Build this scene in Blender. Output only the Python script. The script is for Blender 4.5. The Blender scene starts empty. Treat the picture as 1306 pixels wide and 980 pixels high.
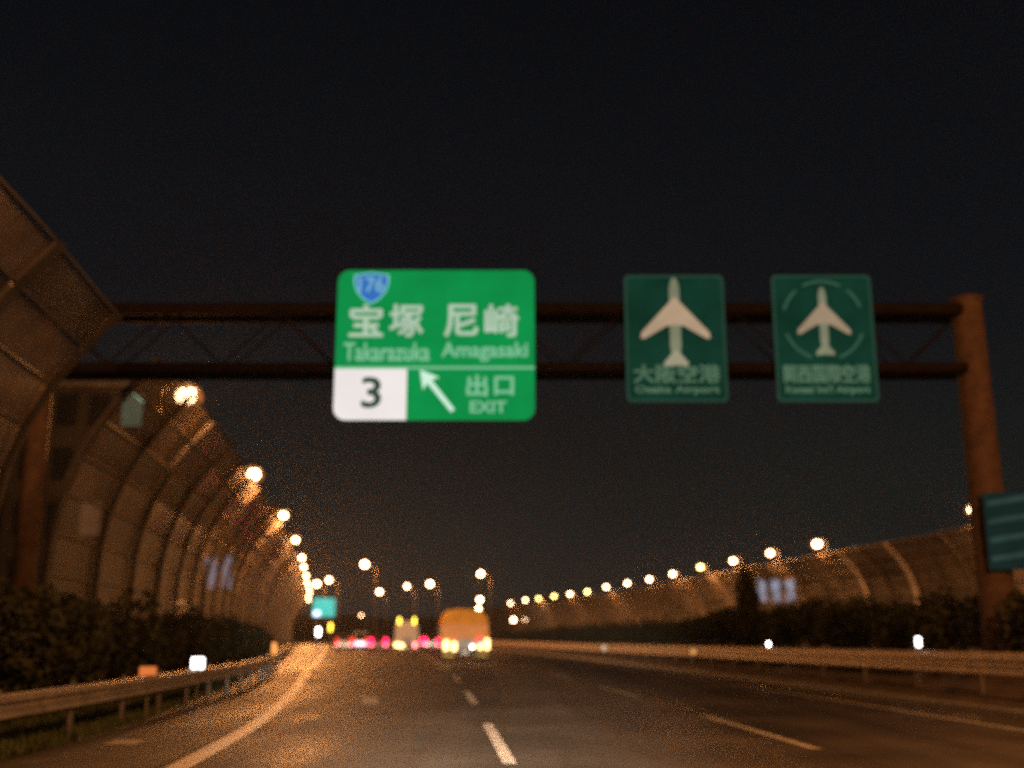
import bpy, bmesh, math, random
import numpy as np
from mathutils import Vector, Matrix
random.seed(4)
S = bpy.context.scene
COL = S.collection
R = math.radians

# ------------------------------------------------------------------ camera
cam_d = bpy.data.cameras.new('camera')
cam = bpy.data.objects.new('camera', cam_d); COL.objects.link(cam)
cam.location = (0, 0, 1.4)
cam.rotation_euler = (R(90 + 12.95), 0, 0)
cam_d.sensor_width = 36; cam_d.lens = 38.6
cam_d.clip_start = 0.1; cam_d.clip_end = 4000
cam_d.dof.use_dof = True            # the phone focused on the windscreen: all beyond is a little soft
cam_d.dof.focus_distance = 6.0
cam_d.dof.aperture_fstop = 0.88
S.camera = cam
S.view_settings.view_transform = 'Standard'
S.view_settings.look = 'None'
S.view_settings.exposure = 0
S.view_settings.gamma = 1

# ------------------------------------------------------------------ night sky
W = bpy.data.worlds.new('World'); S.world = W; W.use_nodes = True
nt = W.node_tree; nt.nodes.clear()
def N(t, ty, **k):
    n = t.nodes.new(ty)
    for a, b in k.items(): setattr(n, a, b)
    return n
tc = N(nt, 'ShaderNodeTexCoord'); sep = N(nt, 'ShaderNodeSeparateXYZ')
nt.links.new(tc.outputs['Generated'], sep.inputs[0])
noi = N(nt, 'ShaderNodeTexNoise'); noi.inputs['Scale'].default_value = 3.2; noi.inputs['Detail'].default_value = 5
mp = N(nt, 'ShaderNodeMapping'); mp.inputs['Scale'].default_value = (1, 1, 2.6)
nt.links.new(tc.outputs['Generated'], mp.inputs[0]); nt.links.new(mp.outputs[0], noi.inputs['Vector'])
ma = N(nt, 'ShaderNodeMath', operation='MULTIPLY_ADD'); ma.inputs[1].default_value = 0.10
nt.links.new(noi.outputs['Fac'], ma.inputs[0]); nt.links.new(sep.outputs['Z'], ma.inputs[2])
ramp = N(nt, 'ShaderNodeValToRGB')
e = ramp.color_ramp.elements
e[0].position = 0.03; e[0].color = (.0165, .0185, .0175, 1)
e[1].position = 0.62; e[1].color = (.0010, .0026, .0042, 1)
m = e.new(0.16); m.color = (.0072, .0106, .0108, 1)
m = e.new(0.34); m.color = (.0030, .0054, .0076, 1)
nt.links.new(ma.outputs[0], ramp.inputs[0])
bg = N(nt, 'ShaderNodeBackground'); out = N(nt, 'ShaderNodeOutputWorld')
bg.inputs['Strength'].default_value = 1.0
nt.links.new(ramp.outputs[0], bg.inputs[0]); nt.links.new(bg.outputs[0], out.inputs[0])

SODIUM = (1.0, 0.37, 0.10)
S.cycles.use_denoising = False      # leave the grain of a phone picture taken at night
S.cycles.sample_clamp_direct = 14; S.cycles.sample_clamp_indirect = 2
P_WALL, P_FAR = 3200, 1900          # lamp powers
# dipped headlights of the car the picture is taken from
for hx in (-.62, .62):
    L = bpy.data.lights.new('headlight', 'SPOT'); L.energy = 42000; L.color = (1, .80, .58); L.spot_size = R(26); L.spot_blend = 1; L.shadow_soft_size = .07
    o = bpy.data.objects.new('headlight', L); COL.objects.link(o); o.location = (hx, 1.3, .68); o.rotation_euler = (R(90 - .4), 0, R(2.6))

# ------------------------------------------------------------------ materials
def mat(name, col, rough=.7, metal=0, nscale=6, namt=.25, bump=0, bscale=40, spec=.5, two=None):
    m = bpy.data.materials.new(name); m.use_nodes = True
    t = m.node_tree; b = t.nodes['Principled BSDF']
    b.inputs['Roughness'].default_value = rough; b.inputs['Metallic'].default_value = metal
    b.inputs['Specular IOR Level'].default_value = spec
    c = N(t, 'ShaderNodeTexCoord'); n = N(t, 'ShaderNodeTexNoise')
    n.inputs['Scale'].default_value = nscale; n.inputs['Detail'].default_value = 6
    t.links.new(c.outputs['Object'], n.inputs['Vector'])
    r = N(t, 'ShaderNodeValToRGB')
    lo = [max(0, x * (1 - namt)) for x in col]; hi = [min(1, x * (1 + namt)) for x in (two or col)]
    r.color_ramp.elements[0].position = .3; r.color_ramp.elements[1].position = .7
    r.color_ramp.elements[0].color = (*lo, 1); r.color_ramp.elements[1].color = (*hi, 1)
    t.links.new(n.outputs['Fac'], r.inputs[0]); t.links.new(r.outputs[0], b.inputs['Base Color'])
    if bump:
        n2 = N(t, 'ShaderNodeTexNoise'); n2.inputs['Scale'].default_value = bscale; n2.inputs['Detail'].default_value = 4
        t.links.new(c.outputs['Object'], n2.inputs['Vector'])
        bp = N(t, 'ShaderNodeBump'); bp.inputs['Strength'].default_value = bump; bp.inputs['Distance'].default_value = .02
        t.links.new(n2.outputs['Fac'], bp.inputs['Height']); t.links.new(bp.outputs[0], b.inputs['Normal'])
    return m
def emit(name, col, strength, nscale=None, amt=.15):
    m = bpy.data.materials.new(name); m.use_nodes = True
    t = m.node_tree; t.nodes.clear()
    o = N(t, 'ShaderNodeOutputMaterial'); em = N(t, 'ShaderNodeEmission')
    em.inputs['Color'].default_value = (*col, 1); em.inputs['Strength'].default_value = strength
    if nscale:
        c = N(t, 'ShaderNodeTexCoord'); n = N(t, 'ShaderNodeTexNoise'); n.inputs['Scale'].default_value = nscale
        n.inputs['Detail'].default_value = 3
        t.links.new(c.outputs['Object'], n.inputs['Vector'])
        k = N(t, 'ShaderNodeMapRange'); k.inputs['To Min'].default_value = strength * (1 - amt * 2); k.inputs['To Max'].default_value = strength * (1 + amt * 2)
        t.links.new(n.outputs['Fac'], k.inputs['Value']); t.links.new(k.outputs[0], em.inputs['Strength'])
    t.links.new(em.outputs[0], o.inputs[0]); return m
def lens_mat(name, col, strength, base=(.6, .3, .1)):
    m = mat(name, base, .25, 0, 4, .1); b = m.node_tree.nodes['Principled BSDF']
    b.inputs['Emission Color'].default_value = (*col, 1); b.inputs['Emission Strength'].default_value = strength
    return m
M = {}
M['asphalt'] = mat('asphalt', (.054, .047, .043), .62, 0, .35, .35, .5, 60, two=(.072, .062, .055))
M['shoulder'] = mat('shoulder_asphalt', (.085, .078, .070), .8, 0, 1.4, .3, .5, 50)
M['earth'] = mat('earth', (.035, .03, .02), .95, 0, .8, .4, .6, 8)
M['verge'] = mat('verge_soil', (.035, .045, .018), .95, 0, 2.5, .5, .8, 25)
M['bank'] = mat('median_soil', (.085, .06, .042), .95, 0, 1.5, .45, .7, 18)
M['kerb'] = mat('kerb_concrete', (.26, .25, .23), .8, 0, 3, .25, .3, 30)
M['paint'] = mat('road_paint', (.80, .78, .73), .55, 0, 5, .3, .3, 60)
M['paint_worn'] = mat('worn_road_paint', (.50, .47, .42), .6, 0, 7, .4, .3, 60)
M['polemat'] = mat('dark_pole_steel', (.07, .06, .055), .6, .3, 8, .2)
M['steel'] = mat('galvanised_steel', (.16, .155, .15), .45, .6, 8, .2)
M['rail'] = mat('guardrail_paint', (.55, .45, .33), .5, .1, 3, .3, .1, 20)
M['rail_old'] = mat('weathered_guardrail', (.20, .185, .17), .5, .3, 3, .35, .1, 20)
M['gantry'] = mat('gantry_steel', (.085, .055, .044), .85, 0, 4, .3, spec=.2)
M['gantry_dark'] = mat('gantry_truss_steel', (.011, .008, .008), .95, 0, 4, .3, spec=.1)
M['rib'] = mat('dark_rib_steel', (.05, .045, .042), .6, .2, 5, .2)
M['rib_glint'] = mat('lamp_glint_rib', (.62, .58, .54), .35, .3, 2, .3)  # lamp reflections on the curved wall, painted as pale ribs
M['wall_purlin'] = mat('wall_purlin_steel', (.09, .08, .07), .6, .2, 5, .2)
M['concrete'] = mat('wall_concrete', (.20, .19, .17), .85, 0, 1.2, .3, .3, 20)
M['leaf'] = mat('shrub_leaf', (.018, .023, .010), .8, 0, 3, .5, two=(.028, .034, .014))
M['stem'] = mat('shrub_stem', (.06, .045, .03), .9)
M['grass'] = mat('grass_blade', (.07, .095, .03), .8, 0, 2, .4)
M['rubber'] = mat('tyre_rubber', (.02, .02, .02), .85)
M['dark'] = mat('dark_plastic', (.03, .03, .033), .6)
M['glass'] = mat('car_glass', (.02, .022, .025), .08, 0, 4, .1, spec=.8)
M['orange'] = mat('orange_truck_paint', (.72, .25, .012), .5, 0, 1.5, .15)
M['tarp'] = mat('orange_tarpaulin', (.74, .28, .015), .75, 0, 1.6, .22, .5, 6)
M['grey'] = mat('grey_tail_panel', (.30, .28, .27), .5, .1)
M['cream'] = mat('cream_paint', (.62, .52, .40), .45)
M['white_paint'] = mat('white_paint', (.75, .75, .76), .4)
M['silver'] = mat('silver_paint', (.45, .46, .48), .3, .5)
M['darkred'] = mat('red_paint', (.35, .03, .03), .35)
M['black_paint'] = mat('black_paint', (.03, .03, .04), .3)
M['mudflap'] = mat('yellow_mudflap', (.55, .40, .08), .7)
M['housing'] = mat('lamp_housing', (.25, .23, .2), .5, .3)
M['hill'] = mat('hill_woods', (.012, .015, .010), .95, 0, .05, .4)
M['building'] = mat('building_wall', (.05, .05, .05), .85, 0, .5, .2)
M['back'] = mat('sign_back', (.12, .12, .12), .6, .3)
def wear(m):                                          # long tyre-polished streaks and patches in the asphalt
    t = m.node_tree; b = t.nodes['Principled BSDF']; src = b.inputs['Base Color'].links[0].from_socket
    c = N(t, 'ShaderNodeTexCoord'); mp = N(t, 'ShaderNodeMapping'); mp.inputs['Scale'].default_value = (1.1, .035, 1); mp.inputs['Rotation'].default_value = (0, 0, R(-4))
    n = N(t, 'ShaderNodeTexNoise'); n.inputs['Scale'].default_value = 1; n.inputs['Detail'].default_value = 3
    t.links.new(c.outputs['Object'], mp.inputs[0]); t.links.new(mp.outputs[0], n.inputs['Vector'])
    n2 = N(t, 'ShaderNodeTexNoise'); n2.inputs['Scale'].default_value = .22; n2.inputs['Detail'].default_value = 7; n2.inputs['Roughness'].default_value = .65
    t.links.new(c.outputs['Object'], n2.inputs['Vector'])
    ad = N(t, 'ShaderNodeMath', operation='ADD'); t.links.new(n.outputs['Fac'], ad.inputs[0]); t.links.new(n2.outputs['Fac'], ad.inputs[1])
    k = N(t, 'ShaderNodeMapRange'); k.inputs['From Min'].default_value = .75; k.inputs['From Max'].default_value = 1.25; k.inputs['To Min'].default_value = .62; k.inputs['To Max'].default_value = 1.45
    t.links.new(ad.outputs[0], k.inputs['Value'])
    v = N(t, 'ShaderNodeVectorMath', operation='SCALE'); t.links.new(src, v.inputs[0]); t.links.new(k.outputs[0], v.inputs['Scale']); t.links.new(v.outputs[0], b.inputs['Base Color'])
    k2 = N(t, 'ShaderNodeMapRange'); k2.inputs['From Min'].default_value = .75; k2.inputs['From Max'].default_value = 1.25; k2.inputs['To Min'].default_value = .5; k2.inputs['To Max'].default_value = .72
    t.links.new(ad.outputs[0], k2.inputs['Value']); t.links.new(k2.outputs[0], b.inputs['Roughness'])
wear(M['asphalt']); wear(M['shoulder'])
# wall sheet: tinted, dusty see-through plastic
def panel_mat(name, col, see, rough):
    m = mat(name, col, rough, 0, .9, .45, .25, 5, spec=.7, two=tuple(min(1, c * 1.25) for c in col))
    t = m.node_tree; b = t.nodes['Principled BSDF']; o = t.nodes['Material Output']
    tr = N(t, 'ShaderNodeBsdfTransparent'); mx = N(t, 'ShaderNodeMixShader')
    tr.inputs[0].default_value = (.8, .8, .8, 1); mx.inputs[0].default_value = see
    t.links.new(b.outputs[0], mx.inputs[1]); t.links.new(tr.outputs[0], mx.inputs[2]); t.links.new(mx.outputs[0], o.inputs[0])
    return m
def halo_bowl_mat(name, col, st, see):
    m = emit(name, col, st); t = m.node_tree; em = t.nodes['Emission']; o = t.nodes['Material Output']
    tr = N(t, 'ShaderNodeBsdfTransparent'); mx = N(t, 'ShaderNodeMixShader'); mx.inputs[0].default_value = see
    t.links.new(em.outputs[0], mx.inputs[1]); t.links.new(tr.outputs[0], mx.inputs[2]); t.links.new(mx.outputs[0], o.inputs[0]); return m
M['halo'] = halo_bowl_mat('halo_bowl', (1, .30, .07), .9, .72)  # glowing bowl stands in for the orange halo round each lamp
M['panel'] = panel_mat('dusty_clear_panel', (.125, .105, .095), .36, .50)
M['panel_b'] = panel_mat('dusty_clear_panel_dark', (.075, .066, .062), .40, .30)
M['panel_new'] = panel_mat('clean_pale_panel', (.75, .74, .72), .08, .3)
M['panel_low'] = panel_mat('darkened_lower_panel', (.034, .027, .024), .45, .50)  # lower rows darkened in colour to offset the strong lamp light there
M['panel_solid'] = mat('brown_metal_panel', (.06, .05, .045), .7, 0, 1.0, .4, .2, 6)
M['core'] = emit('sodium_core', (1, .58, .28), 55)
M['bowl'] = emit('sodium_bowl', (1, .40, .13), 2.2)
M['core_far'] = emit('sodium_core_far', (1, .62, .34), 50)
M['core_yel'] = emit('yellowish_core', (1, .72, .22), 22)
M['red_lamp'] = emit('tail_light_red', (1, .01, .06), 9)
M['red_hot'] = emit('brake_light_hot', (1, .20, .22), 9)
M['amber_lamp'] = emit('amber_light', (1, .62, .22), 6)
M['red_soft'] = emit('tail_light_soft', (1, .05, .03), 2)
M['yel_lamp'] = emit('yellow_marker', (1, .62, .06), 7)
M['white_lamp'] = emit('white_light', (1, .92, .85), 20)
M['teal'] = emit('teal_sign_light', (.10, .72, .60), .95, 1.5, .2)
M['win_white'] = emit('window_cool_white', (.62, .74, 1), 3.5, 2, .3)
M['win_green'] = emit('window_greenish', (.62, .85, .55), .8, 2, .3)
M['win_warm'] = emit('window_warm', (1, .45, .2), .35, 2, .3)
M['win_pale'] = emit('window_pale', (.62, .70, .95), 1.4, 2, .3)
M['win_dark'] = mat('window_dark', (.02, .022, .025), .2)
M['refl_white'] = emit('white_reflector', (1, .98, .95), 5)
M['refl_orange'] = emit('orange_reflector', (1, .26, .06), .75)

# ------------------------------------------------------------------ mesh helpers
class MB:
    def __init__(s): s.v = []; s.f = []
    def quad(s, *p):
        k = len(s.v); s.v += [tuple(q) for q in p]; s.f.append(tuple(range(k, k + len(p))))
    def box(s, x0, x1, y0, y1, z0, z1):
        s.hexa([(x0, y0, z0), (x1, y0, z0), (x1, y1, z0), (x0, y1, z0), (x0, y0, z1), (x1, y0, z1), (x1, y1, z1), (x0, y1, z1)])
        return s
    def hexa(s, p):
        k = len(s.v); s.v += [tuple(q) for q in p]
        for a in ((3, 2, 1, 0), (4, 5, 6, 7), (0, 1, 5, 4), (1, 2, 6, 5), (2, 3, 7, 6), (3, 0, 4, 7)): s.f.append(tuple(k + i for i in a))
        return s
    def tube(s, pts, r, n=8, cap=True):
        pts = [Vector(p) for p in pts]; rs = r if isinstance(r, (list, tuple)) else [r] * len(pts)
        k0 = len(s.v); up = Vector((0, 0, 1))
        for i, p in enumerate(pts):
            d = (pts[min(i + 1, len(pts) - 1)] - pts[max(i - 1, 0)]).normalized()
            a = d.cross(up if abs(d.z) < .95 else Vector((1, 0, 0))).normalized(); b = a.cross(d)
            for j in range(n):
                t = 2 * math.pi * j / n
                s.v.append(tuple(p + (a * math.cos(t) + b * math.sin(t)) * rs[i]))
        for i in range(len(pts) - 1):
            for j in range(n):
                a = k0 + i * n + j; b = k0 + i * n + (j + 1) % n
                s.f.append((a, b, b + n, a + n))
        if cap:
            s.f.append(tuple(k0 + j for j in range(n))[::-1]); s.f.append(tuple(k0 + (len(pts) - 1) * n + j for j in range(n)))
        return s
    def prism(s, outline, y0, y1):                 # outline in x,z extruded along y
        k = len(s.v); n = len(outline)
        s.v += [(x, y0, z) for x, z in outline] + [(x, y1, z) for x, z in outline]
        s.f.append(tuple(range(k, k + n))); s.f.append(tuple(range(k + 2 * n - 1, k + n - 1, -1)))
        for i in range(n):
            j = (i + 1) % n; s.f.append((k + i, k + n + i, k + n + j, k + j))
        return s
    def prism_x(s, outline, x0, x1):               # outline in y,z extruded along x
        k = len(s.v); n = len(outline)
        s.v += [(x0, y, z) for y, z in outline] + [(x1, y, z) for y, z in outline]
        s.f.append(tuple(range(k, k + n))[::-1]); s.f.append(tuple(range(k + n, k + 2 * n)))
        for i in range(n):
            j = (i + 1) % n; s.f.append((k + i, k + j, k + n + j, k + n + i))
        return s
    def ball(s, c, r, n=10, m_=6, sq=(1, 1, 1)):
        k = len(s.v)
        for i in range(m_ + 1):
            a = math.pi * i / m_
            for j in range(n):
                b = 2 * math.pi * j / n
                s.v.append((c[0] + r * sq[0] * math.sin(a) * math.cos(b), c[1] + r * sq[1] * math.sin(a) * math.sin(b), c[2] + r * sq[2] * math.cos(a)))
        for i in range(m_):
            for j in range(n):
                p = k + i * n + j; q = k + i * n + (j + 1) % n
                s.f.append((p, q, q + n, p + n))
        return s
    def mesh(s, name, material, bevel=0, smooth=False):
        me = bpy.data.meshes.new(name); me.from_pydata(s.v, [], s.f); me.update()
        me.materials.append(material)
        bm = bmesh.new(); bm.from_mesh(me)
        bmesh.ops.remove_doubles(bm, verts=bm.verts, dist=1e-5)
        if bevel: bmesh.ops.bevel(bm, geom=bm.edges[:], offset=bevel, segments=2, affect='EDGES', clamp_overlap=True)
        bmesh.ops.recalc_face_normals(bm, faces=bm.faces)
        bm.to_mesh(me); bm.free()
        if smooth:
            for p in me.polygons: p.use_smooth = True
        return me
    def build(s, name, material, parent=None, bevel=0, smooth=False, loc=None):
        o = bpy.data.objects.new(name, s.mesh(name, material, bevel, smooth)); COL.objects.link(o)
        if parent is not None: o.parent = parent
        if loc: o.location = loc
        return o
def box(*a): return MB().box(*a)
def tag(o, label=None, cat=None, group=None, kind=None):
    if label: o['label'] = label
    if cat: o['category'] = cat
    if group: o['group'] = group
    if kind: o['kind'] = kind
    return o
def thing(name, label, cat, loc=(0, 0, 0), rz=0, group=None):
    o = bpy.data.objects.new(name, None); COL.objects.link(o); o.location = loc; o.rotation_euler = (0, 0, rz)
    return tag(o, label, cat, group)
def copy_tree(o, parent=None):
    c = o.copy(); COL.objects.link(c)
    if parent is not None: c.parent = parent
    for ch in list(o.children): copy_tree(ch, c)
    return c
def curve(pts):                                     # smooth interpolation through y -> x points
    ys = [p[0] for p in pts]; xs = [p[1] for p in pts]
    n = len(pts); ms = []
    for i in range(n):
        a = max(i - 1, 0); b = min(i + 1, n - 1); ms.append((xs[b] - xs[a]) / (ys[b] - ys[a]))
    def f(y):
        if y <= ys[0]: return xs[0] + ms[0] * (y - ys[0])
        if y >= ys[-1]: return xs[-1] + ms[-1] * (y - ys[-1])
        i = 0
        while y > ys[i + 1]: i += 1
        h = ys[i + 1] - ys[i]; t = (y - ys[i]) / h
        return ((2*t**3 - 3*t**2 + 1) * xs[i] + (t**3 - 2*t**2 + t) * h * ms[i] + (-2*t**3 + 3*t**2) * xs[i+1] + (t**3 - t**2) * h * ms[i+1])
    return f
def frange(a, b, s):
    r = []; y = a
    while y < b - 1e-6: r.append(y); y += s
    return r + [b]
def strip(fl, fr, ys, z, mb=None, z2=None):         # sheet between two x(y) curves
    mb = mb or MB(); k = len(mb.v)
    for y in ys: mb.v += [(fl(y), y, z), (fr(y), y, z if z2 is None else z2)]
    for i in range(len(ys) - 1):
        a = k + 2 * i; mb.f.append((a, a + 1, a + 3, a + 2))
    return mb
def extrude_along(f, ys, prof, mb=None):            # closed profile (dx, z) swept along x = f(y)
    mb = mb or MB(); k = len(mb.v); n = len(prof)
    for y in ys:
        for dx, z in prof: mb.v.append((f(y) + dx, y, z))
    for i in range(len(ys) - 1):
        for j in range(n):
            a = k + i * n + j; b = k + i * n + (j + 1) % n
            mb.f.append((a, b, b + n, a + n))
    mb.f.append(tuple(k + j for j in range(n))); mb.f.append(tuple(k + (len(ys) - 1) * n + j for j in range(n))[::-1])
    return mb

# ------------------------------------------------------------------ the road lines
lane = lambda y: .75 - .055 * y - .00035 * y * y                      # line between first and second lane
lo_ = curve([(-30, -3.6), (0, -3.6), (13, -3.65), (20, -3.85), (31, -4.6), (42, -5.5), (67, -7.0), (100, -8.4), (150, -9.5), (300, -12)])
left_edge = lambda y: lane(y) + lo_(y)
right_edge = lambda y: lane(y) + 8.1
rail_r = lambda y: lane(y) + 9.9
hedge_r = lambda y: lane(y) + 11.3
opp_l = lambda y: lane(y) + 13.2
lamp_r = curve([(-20, 36), (40, 30.6), (66.6, 27.9), (91.6, 25.0), (112.6, 22.3), (136.6, 19.8), (160.6, 16.5), (191.4, 12.3), (227, 5.4), (259, -.6), (330, -18)])
opp_r = lambda y: lamp_r(y) - 1.6
wall_top_l = curve([(-20, -6.4), (0, -6.9), (14.9, -7.6), (21.5, -8.3), (25.4, -8.65), (30.7, -9.1), (38.7, -10.0), (51.9, -11.9), (66, -13.9), (85, -17.0), (116, -22.3), (150, -28.3), (185, -34.5), (310, -58)])
wall_l = lambda y: wall_top_l(y) - 2.3
rail_l = curve([(-10, -5.8), (8, -5.9), (13, -6.0), (18, -6.2), (25, -6.75), (32, -7.4), (42, -8.9), (60, -12.4), (80, -16.0), (110, -21.5)])
YS = frange(-30, 420, 3)

g = MB(); g.quad((-2500, -800, -.03), (2500, -800, -.03), (2500, 3500, -.03), (-2500, 3500, -.03))
tag(g.build('ground', M['earth']), kind='structure')
road = tag(strip(lambda y: min(left_edge(y) - 2.1, rail_l(y) + .15), lambda y: rail_r(y) - .55, YS, 0).build('road', M['asphalt']), kind='structure')
tag(strip(lambda y: min(left_edge(y) - 2.1, rail_l(y) + .15) + .0, lambda y: left_edge(y) - .25, YS, .004).build('road_shoulder', M['shoulder']), kind='structure')
tag(strip(opp_l, opp_r, YS, 0).build('opposite_carriageway', M['asphalt']), kind='structure')
tag(extrude_along(lambda y: rail_r(y) - .55, YS, [(0, -.02), (.18, -.02), (.18, .14), (.03, .14), (0, .10)]).build('kerb', M['kerb']), kind='structure')
med = strip(lambda y: rail_r(y) - .37, lambda y: rail_r(y) + .9, YS, .125, None, .62)
strip(lambda y: rail_r(y) + .9, lambda y: rail_r(y) + 2.2, YS, .62, med); strip(lambda y: rail_r(y) + 2.2, opp_l, YS, .62, med, .02)
tag(med.build('median', M['bank']), kind='structure')
tag(strip(wall_l, lambda y: min(left_edge(y) - 2.1, rail_l(y) + .15), YS, .02).build('verge', M['verge']), kind='structure')
# painted lines, each a piece of the road
def line(f, w, y0, y1, m, name, parent=road, step=1.5, z=.008):
    return tag(strip(lambda y: f(y) - w / 2, lambda y: f(y) + w / 2, frange(y0, y1, step), z).build(name, m, parent), kind='structure')
line(left_edge, .27, -20, 300, M['paint'], 'edge_line')
line(right_edge, .16, -20, 300, M['paint_worn'], 'edge_line')
y = 12.6
d0 = None
for f, first, gap, m in ((lane, [(13.0, 18.8), (24.2, 29.6)], 0, M['paint']), (lambda y: lane(y) + 4.0 - .006 * max(y - 20, 0), [(14.6, 20.6), (26.8, 32.4)], 0, M['paint_worn'])):
    for a, b in first: line(f, .16, a, b, m, 'lane_dash')
    yy = first[-1][1] + 6.5
    while yy < 150:
        line(f, .16, yy, yy + 5.6, m, 'lane_dash'); yy += 12.1
for y0 in (15.2,): line(lambda y: left_edge(y) - 1.35, .42, y0, y0 + .7, M['paint_worn'], 'shoulder_mark', z=.010)
for off, y0 in ((1.9, 24), (2.0, 35), (2.2, 48), (2.4, 62)): line(lambda y: left_edge(y) + off, .35, y0, y0 + 3, M['paint_worn'], 'exit_lane_dash')
for k in range(3):
    line(lambda y, k=k: lane(y) + 17.5 + 3.8 * k, .16, 20, 260, M['paint_worn'], 'opposite_line', z=.009)
hill = MB()
xs = [(-900 + i * 18) for i in range(101)]
prev = None
for x in xs:
    h = 10 + 5 * math.sin(x * .011 + 1) + 3.2 * math.sin(x * .035) + random.uniform(-1.4, 1.4) + (5 if x > 120 else 0)
    cur = [(x, 430, -2), (x, 440, h * .8), (x, 455, h), (x, 620, h * 1.15), (x, 900, -2)]
    if prev:
        for a in range(4): hill.quad(prev[a], cur[a], cur[a + 1], prev[a + 1])
    prev = cur
tag(hill.build('hill', M['hill']), kind='structure')

# grass at the left, leaf by leaf
gm = MB()
for _ in range(15000):
    yy = 9 + 42 * random.random() ** 1.5
    a, b = wall_l(yy), min(left_edge(yy) - 2.1, rail_l(yy) + .15)
    x = b - (b - a) * random.random() ** 1.6 * .9 + .05; h = random.uniform(.05, .17); t = random.uniform(0, 6.28); w = .012
    dx, dy = math.cos(t) * w, math.sin(t) * w; lx, ly = random.uniform(-.05, .05), random.uniform(-.05, .05)
    gm.quad((x - dx, yy - dy, .02), (x + dx, yy + dy, .02), (x + lx, yy + ly, .02 + h))
me = bpy.data.meshes.new('grass'); me.from_pydata(gm.v, [], gm.f); me.materials.append(M['grass'])
go = bpy.data.objects.new('grass', me); COL.objects.link(go); tag(go, kind='stuff')

# ------------------------------------------------------------------ curved noise walls
PROF = [(0, .0), (0, .95), (0, 1.9), (.02, 2.85), (.08, 3.8), (.26, 4.75), (.58, 5.65), (1.05, 6.5), (1.65, 7.3), (2.3, 8.0)]
def noise_wall(name, label, f, side, y0, y1, bay, far, group, mats, thick=True):
    root = thing(name, label, 'noise barrier', (0, 0, 0), 0, group)
    P = lambda y, k, off=0: Vector((f(y) + side * (PROF[k][0] + off), y, PROF[k][1]))
    ys = frange(y0, y1, bay); farmb = MB(); farribs = MB(); n = 0
    for i, ya in enumerate(ys):
        # rib on the road side
        pr = [P(ya, k, .05) for k in range(len(PROF))]; pr2 = [P(ya, k, .17) for k in range(len(PROF))]
        pale = side < 0 and i in (9, 11); rb = farribs if ya > far else MB(); w = .34 if pale else .08 if i % 3 else .15  # two wider pale ribs carry the painted lamp glints
        for k in range(len(PROF) - 1):
            rb.hexa([pr[k] + Vector((0, -w, 0)), pr2[k] + Vector((0, -w, 0)), pr2[k] + Vector((0, w, 0)), pr[k] + Vector((0, w, 0)),
                     pr[k+1] + Vector((0, -w, 0)), pr2[k+1] + Vector((0, -w, 0)), pr2[k+1] + Vector((0, w, 0)), pr[k+1] + Vector((0, w, 0))])
        if rb is not farribs: rb.build('rib', M['rib_glint'] if pale else M['rib'], root)
        if i == len(ys) - 1: break
        yb = ys[i + 1]; g_ = .03
        for k in range(len(PROF) - 1):
            a, b = P(ya + g_, k), P(yb - g_, k); c, d = P(yb - g_, k + 1), P(ya + g_, k + 1)
            up = (d - a).normalized() * g_; a += up; b += up; c -= up; d -= up
            j = side * random.uniform(-.012, .012); nrm = Vector((-side * .05, 0, 0)); off = Vector((j, 0, 0))
            q = [a + off, b + off, c + off, d + off]
            tgt = farmb if ya > far else MB()
            tgt.hexa(q + [p + nrm for p in q])
            if tgt is not farmb:
                mm = mats[0] if k < 2 else (M['panel_low'] if k < 5 and random.random() < (.9 if k < 4 else .5) else mats[1] if random.random() < .6 else mats[2])
                tgt.build('panel', mm, root); n += 1
    if farmb.v:
        tag(farmb.build('panel', mats[1], root), kind='stuff'); tag(farribs.build('rib', M['rib'], root), kind='stuff')
    for k in range(1, len(PROF)):
        z = PROF[k][1]
        extrude_along(lambda y: f(y) + side * (PROF[k][0] + .03), frange(y0, y1, 4), [(0, z - .035), (side * .05, z - .035), (side * .05, z + .035), (0, z + .035)]).build('rail', M['wall_purlin'], root)
    return root
PM = (M['panel_solid'], M['panel'], M['panel_b'])
noise_wall('noise_wall', 'near end of the curved noise wall, ending in a pointed tip beside the sign gantry', wall_l, 1, 5, 22.2, 4.3, 999, 'curved noise walls', PM)
noise_wall('noise_wall', 'long curved ribbed noise wall bending over the road behind the sign gantry', wall_l, 1, 26.0, 260, 4.0, 134, 'curved noise walls', PM)
noise_wall('noise_wall', 'low looking curved noise wall across the opposite carriageway behind the median hedge', lambda y: lamp_r(y) + 2.9, -1, 44, 300, 4.0, 150, 'curved noise walls', PM)

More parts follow.
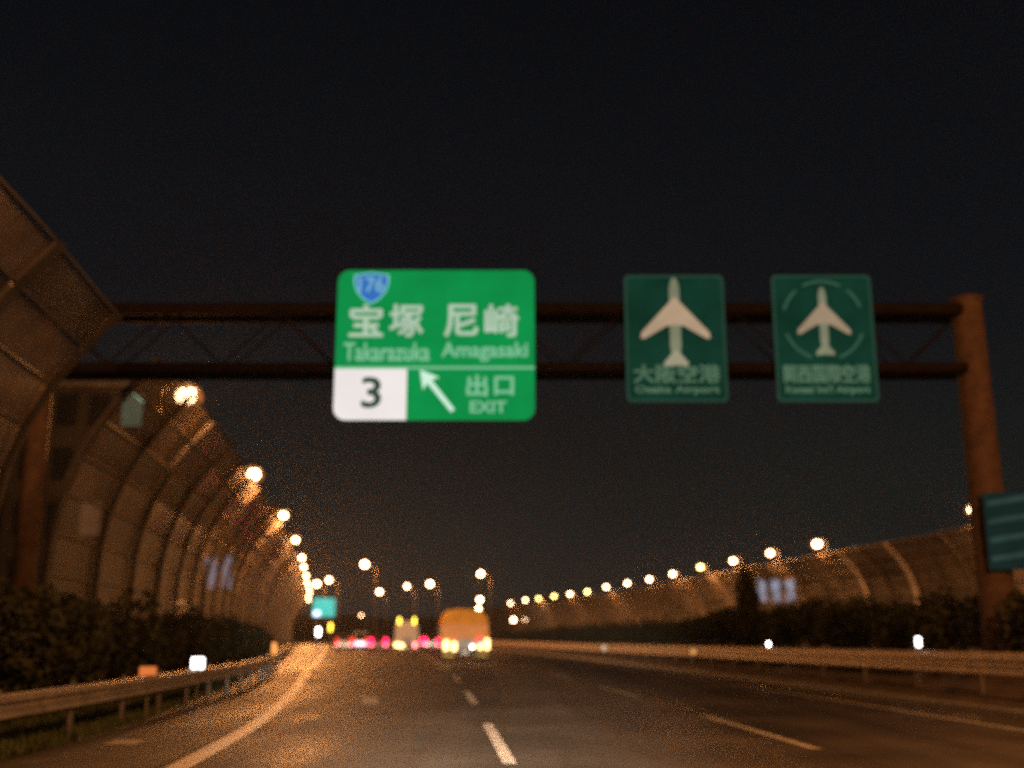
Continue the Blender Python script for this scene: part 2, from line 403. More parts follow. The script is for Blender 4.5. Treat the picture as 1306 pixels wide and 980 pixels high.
# ------------------------------------------------------------------ guard rails
def wprof(z0, z1, s):                                # W shaped beam section, s = which way it bulges
    h = z1 - z0; p = [(0, 0), (.07, .12), (.07, .3), (0, .45), (0, .55), (.07, .7), (.07, .88), (0, 1)]
    o = [(s * x, z0 + h * t) for x, t in p]; i = [(s * (x - .012), z0 + h * t) for x, t in reversed(p)]
    return o + i
def guard_rail(label, f, y0, y1, z0f, hb, s, mbeam, step, zg):
    root = thing('guard_rail', label, 'guard rail', (0, 0, 0), 0, 'guard rails')
    ys = frange(y0, y1, 2); mb = MB(); n = None
    for y in ys:
        z0 = z0f(y); pr = wprof(z0, z0 + hb, s); n = len(pr)
        for dx, z in pr: mb.v.append((f(y) + dx, y, z))
    for i in range(len(ys) - 1):
        for j in range(n):
            a = i * n + j; b = i * n + (j + 1) % n; mb.f.append((a, b, b + n, a + n))
    mb.build('beam', mbeam, root)
    for y in frange(y0 + .6, y1 - 1, step):
        x = f(y) - s * .12
        MB().tube([(x, y, zg - .1), (x, y, z0f(y) + hb + .04)], .055, 8).build('post', M['steel'], root)
        box(min(x, x + s * .1), max(x, x + s * .1), y - .06, y + .06, z0f(y) + hb * .35, z0f(y) + hb * .65).build('spacer_block', M['steel'], root)
    return root
zr = curve([(-10, .66), (10, .66), (24, .64), (50, .56), (81, .48), (120, .45)])
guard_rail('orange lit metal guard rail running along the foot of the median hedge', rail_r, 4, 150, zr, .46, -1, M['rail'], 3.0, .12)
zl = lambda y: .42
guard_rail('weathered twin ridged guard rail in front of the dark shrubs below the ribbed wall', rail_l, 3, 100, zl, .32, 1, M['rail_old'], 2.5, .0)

# ------------------------------------------------------------------ gantry
GY = 24.5
gt = thing('sign_gantry', 'steel truss sign gantry spanning the road between two round posts', 'gantry', (0, GY, 0))
MB().tube([(10.62, 0, 0), (10.62, 0, 3), (10.58, 0, 9.0)], [.40, .38, .34], 20).build('post', M['gantry'], gt, smooth=False)
MB().tube([(10.62, 0, .1), (10.62, 0, .5)], .52, 16).build('post_footing', M['concrete'], gt)
MB().tube([(-10.75, 0, 0), (-10.75, 0, 8.9)], .24, 16).build('post', M['gantry'], gt)
MB().tube([(10.58, 0, 9.0), (10.58, 0, 9.06)], .38, 16).build('post_cap', M['gantry'], gt)
for z, r in ((8.72, .14), (7.33, .12)):
    for dy in (-.35, .35): MB().tube([(-10.7, dy, z), (10.3, dy, z)], r, 10).build('chord', M['gantry_dark'], gt)
nb = 16
for i in range(nb):
    x0 = -10.5 + 20.8 * i / nb; x1 = -10.5 + 20.8 * (i + 1) / nb
    za, zb = (7.4, 8.65) if i % 2 else (8.65, 7.4)
    for dy in (-.35, .35): MB().tube([(x0, dy, za), (x1, dy, zb)], .022, 6).build('brace', M['gantry_dark'], gt)
    MB().tube([(x0, -.35, 8.72), (x0, .35, 8.72)], .035, 6).build('brace', M['gantry_dark'], gt)
for x in (-3.4, -1.8, -.2, 3.1, 4.5, 6.6, 7.9): box(x - .05, x + .05, -.49, -.45, 7.0, 9.2).build('mounting_bar', M['gantry_dark'], gt)
for x in (): MB().tube([(x, -.35, 8.7), (x, -.35, 10.3)], .04, 6).build('upright', M['gantry_dark'], gt)

# ------------------------------------------------------------------ signs
def rrect(x0, x1, z0, z1, r, n=6, corners=(1, 1, 1, 1)):
    pts = []
    for (cx, cz, a0), on in zip(((x1 - r, z0 + r, -90), (x1 - r, z1 - r, 0), (x0 + r, z1 - r, 90), (x0 + r, z0 + r, 180)), corners):
        if on: pts += [(cx + r * math.cos(R(a0 + 90 * i / n)), cz + r * math.sin(R(a0 + 90 * i / n))) for i in range(n + 1)]
        else: pts.append({-90: (x1, z0), 0: (x1, z1), 90: (x0, z1), 180: (x0, z0)}[a0])
    return pts
def plate(outline, y0, y1, name, m, parent): return MB().prism(outline, y0, y1).build(name, m, parent)
def text(s, x, z, w, h, m, parent, name, yy, bold=.0):
    """printed word: centred at x, z and scaled to w by h"""
    cu = bpy.data.curves.new(name, 'FONT'); cu.body = s;  cu.extrude = 0; cu.resolution_u = 3
    o = bpy.data.objects.new('tmp', cu); COL.objects.link(o)
    dg = bpy.context.evaluated_depsgraph_get(); me = bpy.data.meshes.new_from_object(o.evaluated_get(dg))
    bpy.data.objects.remove(o)
    co = np.zeros(len(me.vertices) * 3); me.vertices.foreach_get('co', co); co = co.reshape(-1, 3)
    lo, hi = co.min(0), co.max(0); k = [w / (hi[0] - lo[0]), h / (hi[1] - lo[1])]
    out = np.zeros_like(co); out[:, 0] = x + (co[:, 0] - (lo[0] + hi[0]) / 2) * k[0]; out[:, 2] = z + (co[:, 1] - (lo[1] + hi[1]) / 2) * k[1]; out[:, 1] = yy
    faces = [tuple(p.vertices) for p in me.polygons]; nv = len(out); V = []; F = []
    offs = [(0, 0)] + ([(bold * math.cos(t * 1.0472), bold * math.sin(t * 1.0472)) for t in range(6)] if bold else [])
    for i, (dx, dz) in enumerate(offs):              # stroke weight from stacked outlines, half a millimetre apart
        V += [(p[0] + dx, p[1] - .0005 * i, p[2] + dz) for p in out]; F += [tuple(q + nv * i for q in f) for f in faces]
    bpy.data.meshes.remove(me); me = bpy.data.meshes.new(name); me.from_pydata(V, [], F); me.materials.append(m); me.update()
    ob = bpy.data.objects.new(name, me); COL.objects.link(ob); ob.parent = parent
    return ob
SY = -.60
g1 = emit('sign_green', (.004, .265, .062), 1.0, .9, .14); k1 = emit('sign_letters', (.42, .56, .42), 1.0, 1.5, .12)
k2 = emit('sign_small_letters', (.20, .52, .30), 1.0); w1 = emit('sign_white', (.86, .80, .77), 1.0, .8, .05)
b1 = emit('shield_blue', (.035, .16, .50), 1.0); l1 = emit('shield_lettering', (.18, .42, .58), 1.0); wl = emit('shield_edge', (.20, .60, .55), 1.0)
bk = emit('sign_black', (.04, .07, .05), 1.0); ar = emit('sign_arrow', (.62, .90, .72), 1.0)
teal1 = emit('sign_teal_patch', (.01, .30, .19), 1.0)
sg = thing('exit_sign', 'large lit green exit sign with blue shield, place names and white number 3 corner', 'road sign', (-1.73, GY + SY, 7.82)); sg.scale = (.97, 1, .965)
plate(rrect(-2.29, 2.29, -1.79, 1.79, .26), .012, .14, 'housing', M['back'], sg)
plate(rrect(-2.31, 2.31, -1.81, 1.81, .28), 0, .012, 'face', g1, sg)
plate(rrect(-2.31, -.64, -1.81, -.60, .28, corners=(0, 0, 0, 1)), -.006, -.002, 'exit_number_field', w1, sg)
box(-2.31, 2.31, -.006, -.002, -.60, -.54).build('divider', k2, sg)
sh = [(-1.93, 1.70), (-1.52, 1.76), (-1.11, 1.70), (-1.10, 1.50), (-1.17, 1.28), (-1.33, 1.08), (-1.52, .97), (-1.71, 1.08), (-1.87, 1.28), (-1.94, 1.50)]
plate(sh, -.006, -.002, 'shield_edge', wl, sg)
plate([((x + 1.52) * .90 - 1.52, (z - 1.40) * .90 + 1.40) for x, z in sh], -.010, -.007, 'route_shield', b1, sg)
text('176', -1.52, 1.45, .58, .36, l1, sg, 'lettering', -.013, .012)
for ch, x in (('宝', -1.62), ('塚', -.68), ('尼', .60), ('崎', 1.54)): text(ch, x, .57, .76, .76, k1, sg, 'lettering', -.006, .022)
text('Takarazuka', -1.12, -.19, 1.98, .42, k2, sg, 'lettering', -.006, .012)
text('Amagasaki', 1.15, -.19, 1.98, .45, k2, sg, 'lettering', -.006, .012)
text('3', -1.45, -1.16, .42, .70, bk, sg, 'lettering', -.010, .022)
text('出', .98, -1.00, .46, .48, k2, sg, 'lettering', -.006, .018); text('口', 1.60, -1.00, .42, .42, k2, sg, 'lettering', -.006, .018)
text('EXIT', 1.24, -1.50, .82, .26, k2, sg, 'lettering', -.006, .012)
ax, az, bx, bz = .42, -1.58, -.34, -.62                # arrow from lower right to upper left
d = Vector((bx - ax, bz - az)).normalized(); n_ = Vector((-d.y, d.x))
def pt(a, s): return (bx + d.x * a + n_.x * s, bz + d.y * a + n_.y * s)
plate([pt(0, 0), pt(-.42, .24), pt(-.36, .06), pt(-1.24, .055), pt(-1.24, -.055), pt(-.36, -.06), pt(-.42, -.24)], -.006, -.002, 'arrow', ar, sg)
pl = emit('airport_plane', (.44, .31, .20), 1.0, 1.2, .15); ga = emit('airport_green', (.005, .034, .020), 1.0, 1.0, .35)  # reflective airport signs: returned light put in as a weak glow
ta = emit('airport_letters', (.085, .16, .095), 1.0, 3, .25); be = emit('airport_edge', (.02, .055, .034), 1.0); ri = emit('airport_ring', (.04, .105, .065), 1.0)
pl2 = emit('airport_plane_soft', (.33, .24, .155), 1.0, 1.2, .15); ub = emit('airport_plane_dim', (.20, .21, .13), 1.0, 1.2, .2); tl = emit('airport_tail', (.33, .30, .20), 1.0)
def mirror(half, s, cz):
    o = half + [(-x, z) for x, z in reversed(half) if x > 1e-6]
    return [(x * s, z * s + cz) for x, z in reversed(o)]
WING = [(0, .98), (.12, .86), (.80, .12), (.82, -.02), (.72, -.02), (.20, .28), (0, .30)]
BODY = [(0, 1.47), (.08, 1.38), (.12, 1.2), (.13, -.2), (.10, -.40), (.0, -.42)]
TAIL = [(0, -.28), (.10, -.38), (.29, -.60), (.27, -.68), (0, -.66)]
def airport_sign(label, x, words, sub, ring, s, cz):
    r_ = thing('airport_sign', label, 'road sign', (x, GY + SY, 7.97), 0, 'airport signs'); r_.scale = (.96, 1, .975)
    plate(rrect(-1.16, 1.16, -1.5, 1.5, .10), .012, .10, 'housing', M['back'], r_)
    plate(rrect(-1.18, 1.18, -1.52, 1.52, .12), .003, .012, 'border', be, r_)
    plate(rrect(-1.12, 1.12, -1.46, 1.46, .09), -.001, .002, 'face', ga, r_)
    plate(mirror(BODY, s, cz), -.005, -.002, 'airplane_body', ub, r_); plate(mirror(WING, s, cz), -.009, -.006, 'airplane_wing', pl2 if ring else pl, r_)
    plate(mirror(TAIL, s, cz), -.009, -.006, 'airplane_tail', ub if ring else tl, r_)
    if ring:
        for a0, a1 in ((62, 118), (20, 50), (130, 165), (200, 250), (290, 340)):
            mb = MB(); k = 10
            for i in range(k):
                t0, t1 = R(a0 + (a1 - a0) * i / k), R(a0 + (a1 - a0) * (i + 1) / k)
                mb.quad(*[(.93 * q * math.cos(t), -.004, .42 + .93 * q * math.sin(t)) for q, t in ((.985, t0), (1.045, t0), (1.045, t1), (.985, t1))])
            mb.build('ring_arc', ri, r_)
    text(words, 0, -.86, 2.0, .42, ta, r_, 'lettering', -.006, .014)
    text(sub, 0, -1.25, 1.95, .20, ta, r_, 'lettering', -.006, .010)
    return r_
airport_sign('dark green airport sign with one large cream airplane, nearer the exit sign', 3.69, '大阪空港', 'Osaka Airport', False, 1.0, 0)
airport_sign('dark green airport sign with a smaller airplane inside a thin broken ring, beside the post', 7.05, '関西国際空港', "Kansai Int'l Airport", True, .77, .10)
# small slatted sign on the right post
ps = thing('post_sign', 'small dim green sign with pale stripes fixed to the orange lit gantry post', 'road sign', (10.72, GY - .55, 3.75), R(-6))
gp = emit('post_sign_green', (.008, .019, .016), 1, 2, .2); pp = emit('post_sign_stripe', (.024, .046, .038), 1, 2, .3)  # reflective board and stripes glow weakly in place of returned light
box(-.40, .62, 0, .05, -.95, .72).build('board', gp, ps, .01)
for k in range(4): MB().hexa([(-.34, -.012, .42 - k * .40), (.56, -.012, .56 - k * .40), (.56, -.002, .56 - k * .40), (-.34, -.002, .42 - k * .40), (-.34, -.012, .54 - k * .40), (.56, -.012, .68 - k * .40), (.56, -.002, .68 - k * .40), (-.34, -.002, .54 - k * .40)]).build('stripe', pp, ps)
box(-.42, -.30, .05, .25, -.6, .5).build('bracket', M['gantry_dark'], ps)

# ------------------------------------------------------------------ lamps
def light(parent, loc, power, col=SODIUM, r=.18):
    L = bpy.data.lights.new('lamp_light', 'POINT'); L.energy = power; L.color = col; L.shadow_soft_size = r
    o = bpy.data.objects.new('lamp_light', L); COL.objects.link(o); o.parent = parent; o.location = loc; return o
def wall_lamp(label, x, y, z, side, s, core, power, group, lit=True):
    """lamp on a bracket from the wall's top edge; side = direction the wall lies"""
    r_ = thing('wall_lamp', label, 'street lamp', (x, y, z), 0, group)
    MB().tube([(side * .75, 0, -.55), (side * .70, 0, .1), (side * .35, 0, .32), (0, 0, .30)], .045, 6).build('bracket', M['housing'], r_)
    MB().prism([(-.34, .12), (.34, .12), (.26, .30), (-.22, .30)], -.16, .16).build('lamp_head', M['housing'], r_)
    MB().ball((0, 0, -.08), .21 * s, 12, 8, (1, 1, .8)).build('lamp_bulb', core, r_, smooth=True)
    MB().ball((0, 0, -.10), .36 * s, 16, 8, (1, 1, .8)).build('lamp_halo_bowl', M['halo'], r_, smooth=True)
    if lit: light(r_, (0, 0, -.62), power)
    return r_
LL = [(32.4, -9.86, 'first and largest lamp on the ribbed wall top'), (48.9, -11.6, 'second lamp along the ribbed wall top from the gantry'), (65.9, -13.7, 'third lamp along the ribbed wall top'), (83.2, -16.3, 'fourth lamp along the ribbed wall top'),
      (102.4, -19.4, 'fifth lamp along the ribbed wall top, start of the crowded row'), (116.3, -21.8, 'sixth lamp along the ribbed wall top'), (133, -24.6, 'seventh lamp along the ribbed wall top'), (150, -27.6, 'eighth lamp along the ribbed wall top'),
      (167, -30.4, 'ninth lamp along the ribbed wall top'), (184.5, -33.4, 'tenth lamp along the ribbed wall top'), (202, -36.8, 'eleventh lamp along the ribbed wall top'), (222, -40.4, 'farthest lamp on the ribbed wall just above the teal sign')]
GL = 'lamps on the ribbed wall'
for i, (y, x, lb) in enumerate(LL):
    wall_lamp('glowing orange white ' + lb, x, y, 8.55, -1, 1.45 if i == 0 else 1.3 if i == 1 else 1.0, M['core'], P_WALL, GL)
wall_lamp('lamp of the near wall end, just beyond the picture edge', -8.9, 15.2, 8.6, -1, 1, M['core'], 900, GL)
RL = [(66.6, 27.9), (91.6, 25.28), (102.0, 23.76), (112.6, 22.44), (122.7, 20.8), (136.6, 19.74), (149.6, 18.44), (160.6, 16.61), (173.3, 14.62), (191.4, 12.91), (201.9, 10.49), (212.7, 8.0), (226.9, 5.41), (236.6, 2.82), (258.8, -.36)]
GR = 'lamps on the wall across the opposite carriageway'
ordn = ['nearest', 'second', 'third', 'fourth', 'fifth', 'sixth', 'seventh', 'eighth', 'ninth', 'tenth', 'eleventh', 'twelfth', 'thirteenth', 'fourteenth', 'farthest']
for i, (y, x) in enumerate(RL):
    yel = i in (4, 9, 12)
    lb = {0: 'white lamp shining beside the gantry post above the opposite wall', 1: 'largest yellowish lamp above the opposite wall, next in from the gantry post'}.get(i, f'{"yellow" if yel else "white"} lamp on the opposite wall, {ordn[i]} from the gantry post')
    wall_lamp(lb, x, y, 8.95, 1, {0: 1.0, 1: 1.5}.get(i, 1.25 if i < 9 else 1.4), M['core_yel'] if (yel or i == 11) else M['core_far'], P_FAR, GR, lit=(i % 2 == 0 or i < 6))
def pole_lamp(label, x, y, h, arm, s, core, power, group, lit=True):
    r_ = thing('street_lamp', label, 'street lamp', (x + arm, y, 0), 0, group)
    MB().tube([(0, 0, 0), (0, 0, h - 1.2), (-arm * .25, 0, h - .2), (-arm, 0, h + .15)], [.10, .08, .05, .04], 8).build('pole', M['polemat'], r_)
    MB().prism([(-arm - .4, h + .08), (-arm + .4, h + .08), (-arm + .25, h + .26), (-arm - .25, h + .26)], -.2, .2).build('lamp_head', M['housing'], r_)
    MB().ball((-arm, 0, h), .23 * s, 12, 6, (1, 1, .9)).build('lamp_bulb', core, r_, smooth=True)
    MB().ball((-arm, 0, h), .34 * s, 12, 8, (1, 1, .9)).build('lamp_halo_bowl', M['halo'], r_, smooth=True)
    if lit: light(r_, (-arm, 0, h - 1.0), power)
    return r_
GM = 'pole lamps over the far road'
for lb, x, y, h, arm, s in [('tall curved pole lamp rising behind the orange truck', -4.93, 174.7, 11, 1.6, 1.7), ('brightest and highest pole lamp left of centre above the far cars', -20.1, 151.6, 11, 1.6, 1.9),
        ('pole lamp above the far cars, low between the two brighter ones', -29.2, 246.1, 11, 1.6, 2.0), ('pole lamp over the cream van, dimmer of the adjoining two', -20.6, 218.9, 11, 1.6, 1.6), ('bright pole lamp between the cream van and orange truck', -15.4, 209.0, 11, 1.6, 2.1),
        ('far pole lamp just above the orange truck roof, upper of two', -8.6, 298.9, 11, 1.6, 2.6), ('farthest pole lamp just above the orange truck roof, lower of two', -11.9, 400, 11, 1.6, 3.0), ('pole lamp above the teal sign, nearer the ribbed wall', -36.6, 209.0, 11, 1.6, 2.1), ('pole lamp above the teal sign, farther from the ribbed wall', -31.9, 194.3, 11, 1.6, 1.7),
        ('low lamp at the start of the opposite lamp rows, nearer the truck', .3, 243, 4.9, 1.2, 1.8), ('low lamp at the start of the opposite lamp rows, farther from the truck', 3.1, 264.5, 5.2, 1.2, 2.2), ('faint small lamp alone above the leftmost far cars', -26.3, 195.7, 5, 1.0, .7)]:
    pole_lamp(lb, x, y, h, arm, s, M['core_far'], 4200, GM, lit=(y < 260 and h > 6))
# lamps of the near road that light it, on the same pattern, most of them beyond the frame
for lb, x, y, pw in [('pole lamp on the median beyond the picture, near the camera', 10.6, 4, 11000), ('pole lamp of the verge behind the camera', -8, -12, 3000)]:
    pole_lamp(lb, x, y, 11, 1.6 if x > 0 else -1.6, 1.2, M['core_far'], pw, 'pole lamps beside the camera')

# ------------------------------------------------------------------ reflectors / delineators
def delineator(label, x, y, z, sx, sz, m, zg):
    r_ = thing('delineator', label, 'reflector', (x, y, 0), 0, 'roadside reflectors')
    MB().tube([(0, .03, zg), (0, .03, z + sz * .3)], .025, 6).build('stalk', M['steel'], r_)
    MB().prism(rrect(-sx / 2 - .02, sx / 2 + .02, z - sz / 2 - .02, z + sz / 2 + .02, .03), .0, .03).build('housing', M['dark'], r_)
    MB().prism(rrect(-sx / 2, sx / 2, z - sz / 2, z + sz / 2, .03), -.012, 0).build('lens', m, r_)  # no lamp inside: lens emission stands in for headlight thrown back
delineator('bright white square reflector on the guard rail before the ribbed wall', -6.74, 24.3, .84, .27, .24, M['refl_white'], 0)
delineator('dull orange reflector at the guard rail, beside the bright white one', -6.45, 20.1, .78, .30, .20, M['refl_orange'], 0)
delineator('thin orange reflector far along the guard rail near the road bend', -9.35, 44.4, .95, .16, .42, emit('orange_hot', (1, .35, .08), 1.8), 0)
delineator('white reflector standing highest on the median rail near the post', rail_r(25.4) + .12, 25.4, 1.28, .12, .22, M['refl_white'], .1)
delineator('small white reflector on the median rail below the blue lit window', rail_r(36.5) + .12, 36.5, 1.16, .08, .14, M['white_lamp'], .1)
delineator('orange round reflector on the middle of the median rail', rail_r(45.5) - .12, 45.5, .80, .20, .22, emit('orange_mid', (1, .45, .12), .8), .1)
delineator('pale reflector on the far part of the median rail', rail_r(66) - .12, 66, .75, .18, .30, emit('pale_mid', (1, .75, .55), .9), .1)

# ------------------------------------------------------------------ shrubs
def leaf_mesh(rx, ry, h, n, seed, ls=.085):
    rnd = random.Random(seed); mb = MB()
    lumps = [(rnd.uniform(-.5, .5) * rx, rnd.uniform(-.5, .5) * ry, h * rnd.uniform(.35, .8), rnd.uniform(.35, .6)) for _ in range(8)]
    for _ in range(n):
        cx, cy, cz, q = rnd.choice(lumps)
        v = Vector((rnd.gauss(0, 1), rnd.gauss(0, 1), rnd.gauss(0, 1))).normalized() * (.55 + .5 * rnd.random())
        p = Vector((cx + v.x * rx * q, cy + v.y * ry * q, max(.05, cz + v.z * h * q * .62)))
        a = Vector((rnd.gauss(0, 1), rnd.gauss(0, 1), rnd.gauss(0, 1))).normalized() * ls * rnd.uniform(.6, 1.3)
        b = a.cross(Vector((rnd.gauss(0, 1), rnd.gauss(0, 1), rnd.gauss(0, 1)))).normalized() * ls * .5
        mb.quad(p - a, p + b, p + a, p - b)
    me = bpy.data.meshes.new('foliage'); me.from_pydata(mb.v, [], mb.f); me.materials.append(M['leaf']); return me
FM = [leaf_mesh(1.15, 1.5, 2.0, 2300, s) for s in (1, 2, 3, 4)]
SM = MB()
for k in range(5):
    t = k * 1.26; SM.tube([(0, 0, 0), (.1 * math.cos(t), .1 * math.sin(t), .5), (.45 * math.cos(t), .5 * math.sin(t), 1.3)], [.04, .03, .012], 5, False)
SM = SM.mesh('stem', M['stem'])
def shrub(label, x, y, sx, sy, h, group, name='shrub', cat='shrub', z=0):
    r_ = thing(name, label, cat, (x, y, z), random.uniform(0, 6.28) if sx == sy else random.choice((0, math.pi)), group); r_.scale = (sx, sy, h / 2.0)
    for nm, me in (('foliage', random.choice(FM)), ('stem', SM)):
        o = bpy.data.objects.new(nm, me); COL.objects.link(o); o.parent = r_
    return r_
GA = 'shrubs below the ribbed wall'; GB = 'shrubs of the median hedge'
yy = 14.0; k = 0
while yy < 62:
    h = 2.15 if yy < 24 else (1.7 if yy < 29 else 2.0 - .012 * (yy - 29))
    x = (wall_l(yy) + rail_l(yy)) / 2 + random.uniform(-.15, .2) - .1
    lb = {0: 'nearest shrub below the ribbed wall, at the picture edge', 3: 'dark shrub just behind the dull orange reflector', 5: 'low shrub right behind the bright white square reflector', 6: 'low shrub next beyond the one behind the white reflector', 16: 'shrub by the thin orange reflector near the road bend'}.get(k, 'dark leafy shrub in the row between the weathered guard rail and the ribbed wall')
    shrub(lb, x, yy, 1.25, 1.2, h * random.uniform(.92, 1.08), GA); yy += 1.9; k += 1
yy = 13.0; k = 0
while yy < 130:
    if abs(yy - 24.5) < .9: yy += 1.0
    far = yy > 60
    lb = {4: 'hedge shrub hard against the camera side of the round gantry post', 5: 'hedge shrub just beyond the round gantry post', 7: 'hedge shrub behind the highest white rail reflector', 11: 'hedge shrub behind the small white rail reflector'}.get(k, 'dark shrub of the unbroken hedge on the median behind the orange lit guard rail'); k += 1
    shrub(lb, hedge_r(yy) + random.uniform(-.1, .1), yy, 1.0, 1.25, (1.95 if yy < 45 else 1.8 - .006 * (yy - 45)) * random.uniform(.93, 1.07), GB, z=.55)
    yy += 2.2 if not far else 2.5
shrub('tall narrow dark tree rising above the hedge beside the blue lit window', hedge_r(44) + .3, 44.0, .6, .65, 3.9, None, 'conifer_tree', 'tree')

# ------------------------------------------------------------------ buildings beyond the walls
def building(label, x0, x1, y0, y1, h, lit, cols, rows):
    r_ = thing('apartment_building', label, 'building', ((x0 + x1) / 2, y0, 0), 0, 'buildings beyond the noise walls')
    w = (x1 - x0) / 2; mb = box(-w, w, 0, y1 - y0, -.03, h); mb.build('wall', M['building'], r_)
    box(-w - .15, w + .15, -.15, y1 - y0 + .15, h, h + .25).build('roof', M['concrete'], r_)
    for i in range(cols):
        for j in range(rows):
            cx = -w + (i + .5) * 2 * w / cols; cz = (j + .55) * h / rows; a = w / cols * .62; b = h / rows * .3
            box(cx - a, cx + a, -.08, .02, cz - b, cz + b).build('window', M.get(lit.get((i, j), 'win_dark')), r_)
building('tall dark block seen through the ribbed wall, one greenish lit window high up', -33.5, -19.6, 58, 70, 14.6, {(7, 4): 'win_green', (6, 2): 'win_warm'}, 8, 5)
building('dark block far behind the ribbed wall with a few warm windows', -44, -26., 90, 104, 16.6, {(8, 5): 'win_green', (6, 3): 'win_warm', (7, 1): 'win_warm'}, 9, 6)
building('low shed behind the ribbed wall with cool white lit windows', -24.5, -21.9, 88, 96, 8.2, {(0, 1): 'win_pale', (1, 1): 'win_pale'}, 2, 2)
building('low hall behind the opposite wall with bluish white lit windows', 27.0, 37.0, 132, 150, 8.6, {(2, 1): 'win_white', (3, 1): 'win_white', (1, 1): 'win_white'}, 6, 2)
building('dark hall beyond the opposite wall with unlit windows', 29.6, 39.6, 95, 110, 8.6, {}, 6, 2)

# ------------------------------------------------------------------ teal far sign
ts = thing('far_road_sign', 'small glowing teal sign on two posts at the far road bend', 'road sign', (-25.2, 150, 0))
box(-1.45, 1.45, 0, .2, 4.0, 6.4).build('face', M['teal'], ts, .05)
box(-1.3, -.5, -.03, -.01, 4.1, 4.7).build('lit_corner', M['win_white'], ts)
for x, m in ((-.9, 'steel'), (1.0, 'steel')): MB().tube([(x, .2, 0), (x, .2, 4.0)], .12, 8).build('post', M[m], ts)
for x, z, m in ((-.6, 2.0, 'white_lamp'), (1.0, 2.6, 'yel_lamp')):
    box(x - .16, x + .16, -.1, .1, z - .5, z + .5).build('marker_light', M[m], ts, .05)

# ------------------------------------------------------------------ vehicles
def wheel(parent, x, y, r, w):
    o = MB().tube([(x - w / 2, y, r), (x - w * .4, y, r), (x + w * .4, y, r), (x + w / 2, y, r)], [r * .9, r, r, r * .9], 16).build('wheel', M['rubber'], parent)
    s = 1 if x > 0 else -1
    MB().tube([(x + s * w * .45, y, r), (x + s * w * .53, y, r)], r * .55, 12).build('rim', M['steel'], o)
def car(label, x, y, paint, hot, group, tall=1.42):
    r_ = thing('car', label, 'car', (x, y, 0), R(6), group); w = .84
    body = MB()                                       # cross-sections along the length, front is +y
    prof = [(-2.1, .30, .86, .80), (-2.02, .22, .98, w), (-1.2, .2, 1.0, w), (.9, .2, .98, w), (1.9, .22, .80, w * .97), (2.15, .3, .62, w * .85)]
    for (ya, za, zb, wa), (yb, zc, zd, wb) in zip(prof, prof[1:]):
        body.hexa([(-wa, ya, za), (wa, ya, za), (wb, yb, zc), (-wb, yb, zc), (-wa * .93, ya, zb), (wa * .93, ya, zb), (wb * .93, yb, zd), (-wb * .93, yb, zd)])
    body.build('body', paint, r_)
    MB().hexa([(-.74, -1.75, .985), (.74, -1.75, .985), (.74, .95, .985), (-.74, .95, .985), (-.60, -1.15, tall), (.60, -1.15, tall), (.60, .25, tall), (-.60, .25, tall)]).build('cabin', paint, r_, .03)
    MB().hexa([(-.64, -1.775, 1.03), (.64, -1.775, 1.03), (.64, -1.70, 1.03), (-.64, -1.70, 1.03), (-.54, -1.27, tall - .06), (.54, -1.27, tall - .06), (.54, -1.15, tall - .06), (-.54, -1.15, tall - .06)]).build('rear_window', M['glass'], r_)
    for s in (-1, 1):
        MB().hexa([(s * .735, -1.4, 1.03), (s * .755, -1.4, 1.03), (s * .755, .7, 1.03), (s * .735, .7, 1.03), (s * .60, -1.05, tall - .08), (s * .645, -1.05, tall - .08), (s * .645, .2, tall - .08), (s * .60, .2, tall - .08)]).build('side_window', M['glass'], r_)
        box(min(s * .50, s * .82), max(s * .50, s * .82), -2.14, -2.03, .66, 1.22).build('tail_light', hot, r_, .02)
        MB().ball((s * .66, -2.15, .62), .085, 10, 6).build('brake_lamp', M['red_hot'], r_)
        for yy in (-1.35, 1.35): wheel(r_, s * .76, yy, .31, .2)
    box(-.17, .17, -2.13, -2.09, .60, .72).build('number_plate', M['white_paint'], r_)
    box(-.82, .82, -2.17, -2.02, .28, .48).build('bumper', M['dark'], r_, .02)
    return r_
GC = 'cars in the far traffic'
car('silver car with soft red lights at the outer end of the far traffic', -16.6, 112, M['silver'], M['red_soft'], GC)
w_ = car('white van like car with a bright pale plate among the far cars', -16.1, 120, M['white_paint'], M['red_soft'], GC, 1.85)
box(-.5, .5, -2.2, -2.15, .52, .80).build('light_bar', emit('cool_plate_light', (.8, .75, 1), 3.5), w_)
car('car with bright red brake lights between the white car and cream van', -12.3, 104, M['darkred'], M['red_lamp'], GC)
car('black car with bright red lights close beside the cream van', -13.3, 124, M['black_paint'], M['red_lamp'], GC)
car('red lit car between the cream van and the orange truck', -8.1, 113, M['silver'], M['red_lamp'], GC)
car('farther red lit car peeping between the cream van and orange truck', -10.2, 138, M['black_paint'], M['red_lamp'], GC)
car('car half hidden behind the orange truck with one red light showing', -6.2, 104, M['white_paint'], M['red_lamp'], GC)
car('distant car with small red lights beyond the cream van', -17.6, 168, M['silver'], M['red_lamp'], GC)
car('most distant car with small red lights close to the lone faint lamp', -22.6, 168, M['darkred'], M['red_lamp'], GC)
car('red lit car further on, outward of the one before the cream van', -17.1, 134, M['darkred'], M['red_lamp'], GC)
car('small red lit car ahead of the gap between cream van and orange truck', -9.6, 128, M['darkred'], M['red_lamp'], GC)
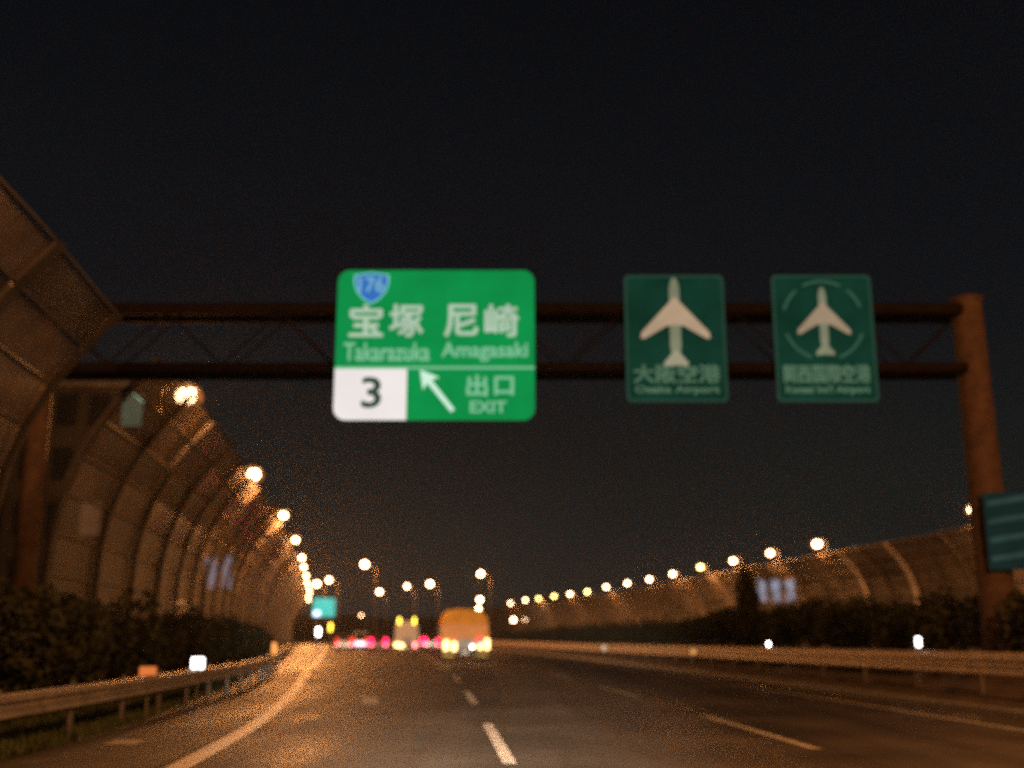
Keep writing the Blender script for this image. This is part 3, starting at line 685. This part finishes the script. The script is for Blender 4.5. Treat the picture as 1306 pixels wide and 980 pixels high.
# lorries seen from behind
def lorry(name, label, cat, x, y, w, hb, zb, paint, tarp, lamps):
    r_ = thing(name, label, cat, (x, y, 0), R(5)); a = w / 2
    box(-a * .82, a * .82, .05, 7.4, .62, .84).build('chassis', M['dark'], r_)
    box(-a, a, 0, 5.2, zb, zb + hb * .62).build('cargo_body', paint, r_, .04)
    t = zb + hb * .62 + .003; top = zb + hb
    MB().prism([(-a * .98, t), (a * .98, t), (a * .96, t + hb * .16), (a * .62, top), (-a * .30, top + .06), (-a * .82, top - .05), (-a * .97, t + hb * .14)], .03, 5.15).build('cargo_cover', tarp, r_)
    MB().prism_x([(5.3, .75), (7.3, .75), (7.35, 1.5), (7.0, 2.35), (5.3, 2.4)], -a * .93, a * .93).build('cab', paint, r_, .04)
    box(-a * .8, a * .8, 7.02, 7.24, 1.6, 2.2).build('windscreen', M['glass'], r_)
    for s in (-1, 1):
        for k in range(3): box(s * a - .02, s * a + .02, .8 + 1.6 * k, .9 + 1.6 * k, zb, zb + hb * .6).build('stake', M['dark'], r_)
        for yy in (1.2, 6.3): wheel(r_, s * (a - .2), yy, .42, .30)
        box(min(s * a * .45, s * a * .95), max(s * a * .45, s * a * .95), .30, .34, .28, .74).build('mudflap', M['mudflap'], r_)
        box(s * a - .12, s * a + .12, 6.9, 7.0, 1.6, 2.0).build('mirror', M['dark'], r_)
    box(-a * .38, a * .38, -.02, .0, .74, 1.28).build('tail_panel', M['grey'], r_)
    box(-a * .95, a * .95, -.04, .04, .44, .56).build('bumper', M['dark'], r_, .02)
    box(-.22, .22, -.06, -.045, .45, .62).build('number_plate', M['white_paint'], r_)
    for lx, lz, sx, sz, m in lamps: box(lx - sx, lx + sx, -.10, -.045, lz - sz, lz + sz).build('tail_light', m, r_, .02)
    return r_
lorry('cargo_truck', 'orange covered cargo truck ahead in the middle lane with amber tail lights', 'truck', -2.60, 62.5, 2.62, 2.05, .80,
      M['orange'], M['tarp'], [(-1.05, .92, .13, .26, M['amber_lamp']), (-.60, .86, .11, .24, M['amber_lamp']), (1.22, .98, .12, .28, M['amber_lamp']), (.84, .86, .10, .16, M['amber_lamp']), (.84, 1.14, .12, .12, M['red_lamp']), (.40, .84, .06, .08, M['white_lamp'])])
lorry('box_van', 'cream cargo van in the far traffic with two yellow roof lamps', 'van', -8.7, 93, 1.95, 1.85, .75, M['cream'], M['cream'],
      [(-.82, .72, .16, .16, M['amber_lamp']), (-.45, .66, .22, .16, M['amber_lamp']), (.70, .70, .10, .16, M['red_hot']), (-.62, 2.66, .09, .24, M['yel_lamp']), (.62, 2.66, .09, .24, M['yel_lamp'])])

# ------------------------------------------------------------------ night haze
hz = box(-1200, 1200, -60, 1000, -3, 60).mesh('haze', M['hill']); hz.materials.clear()
hm = bpy.data.materials.new('haze'); hm.use_nodes = True; t = hm.node_tree; t.nodes.clear()
pv = N(t, 'ShaderNodeVolumePrincipled'); pv.inputs['Color'].default_value = (.8, .8, .8, 1); pv.inputs['Density'].default_value = .0002; pv.inputs['Anisotropy'].default_value = .5
ho = N(t, 'ShaderNodeOutputMaterial'); t.links.new(pv.outputs[0], ho.inputs['Volume']); hz.materials.append(hm)
ho_ = bpy.data.objects.new('haze', hz); COL.objects.link(ho_); tag(ho_, kind='stuff')
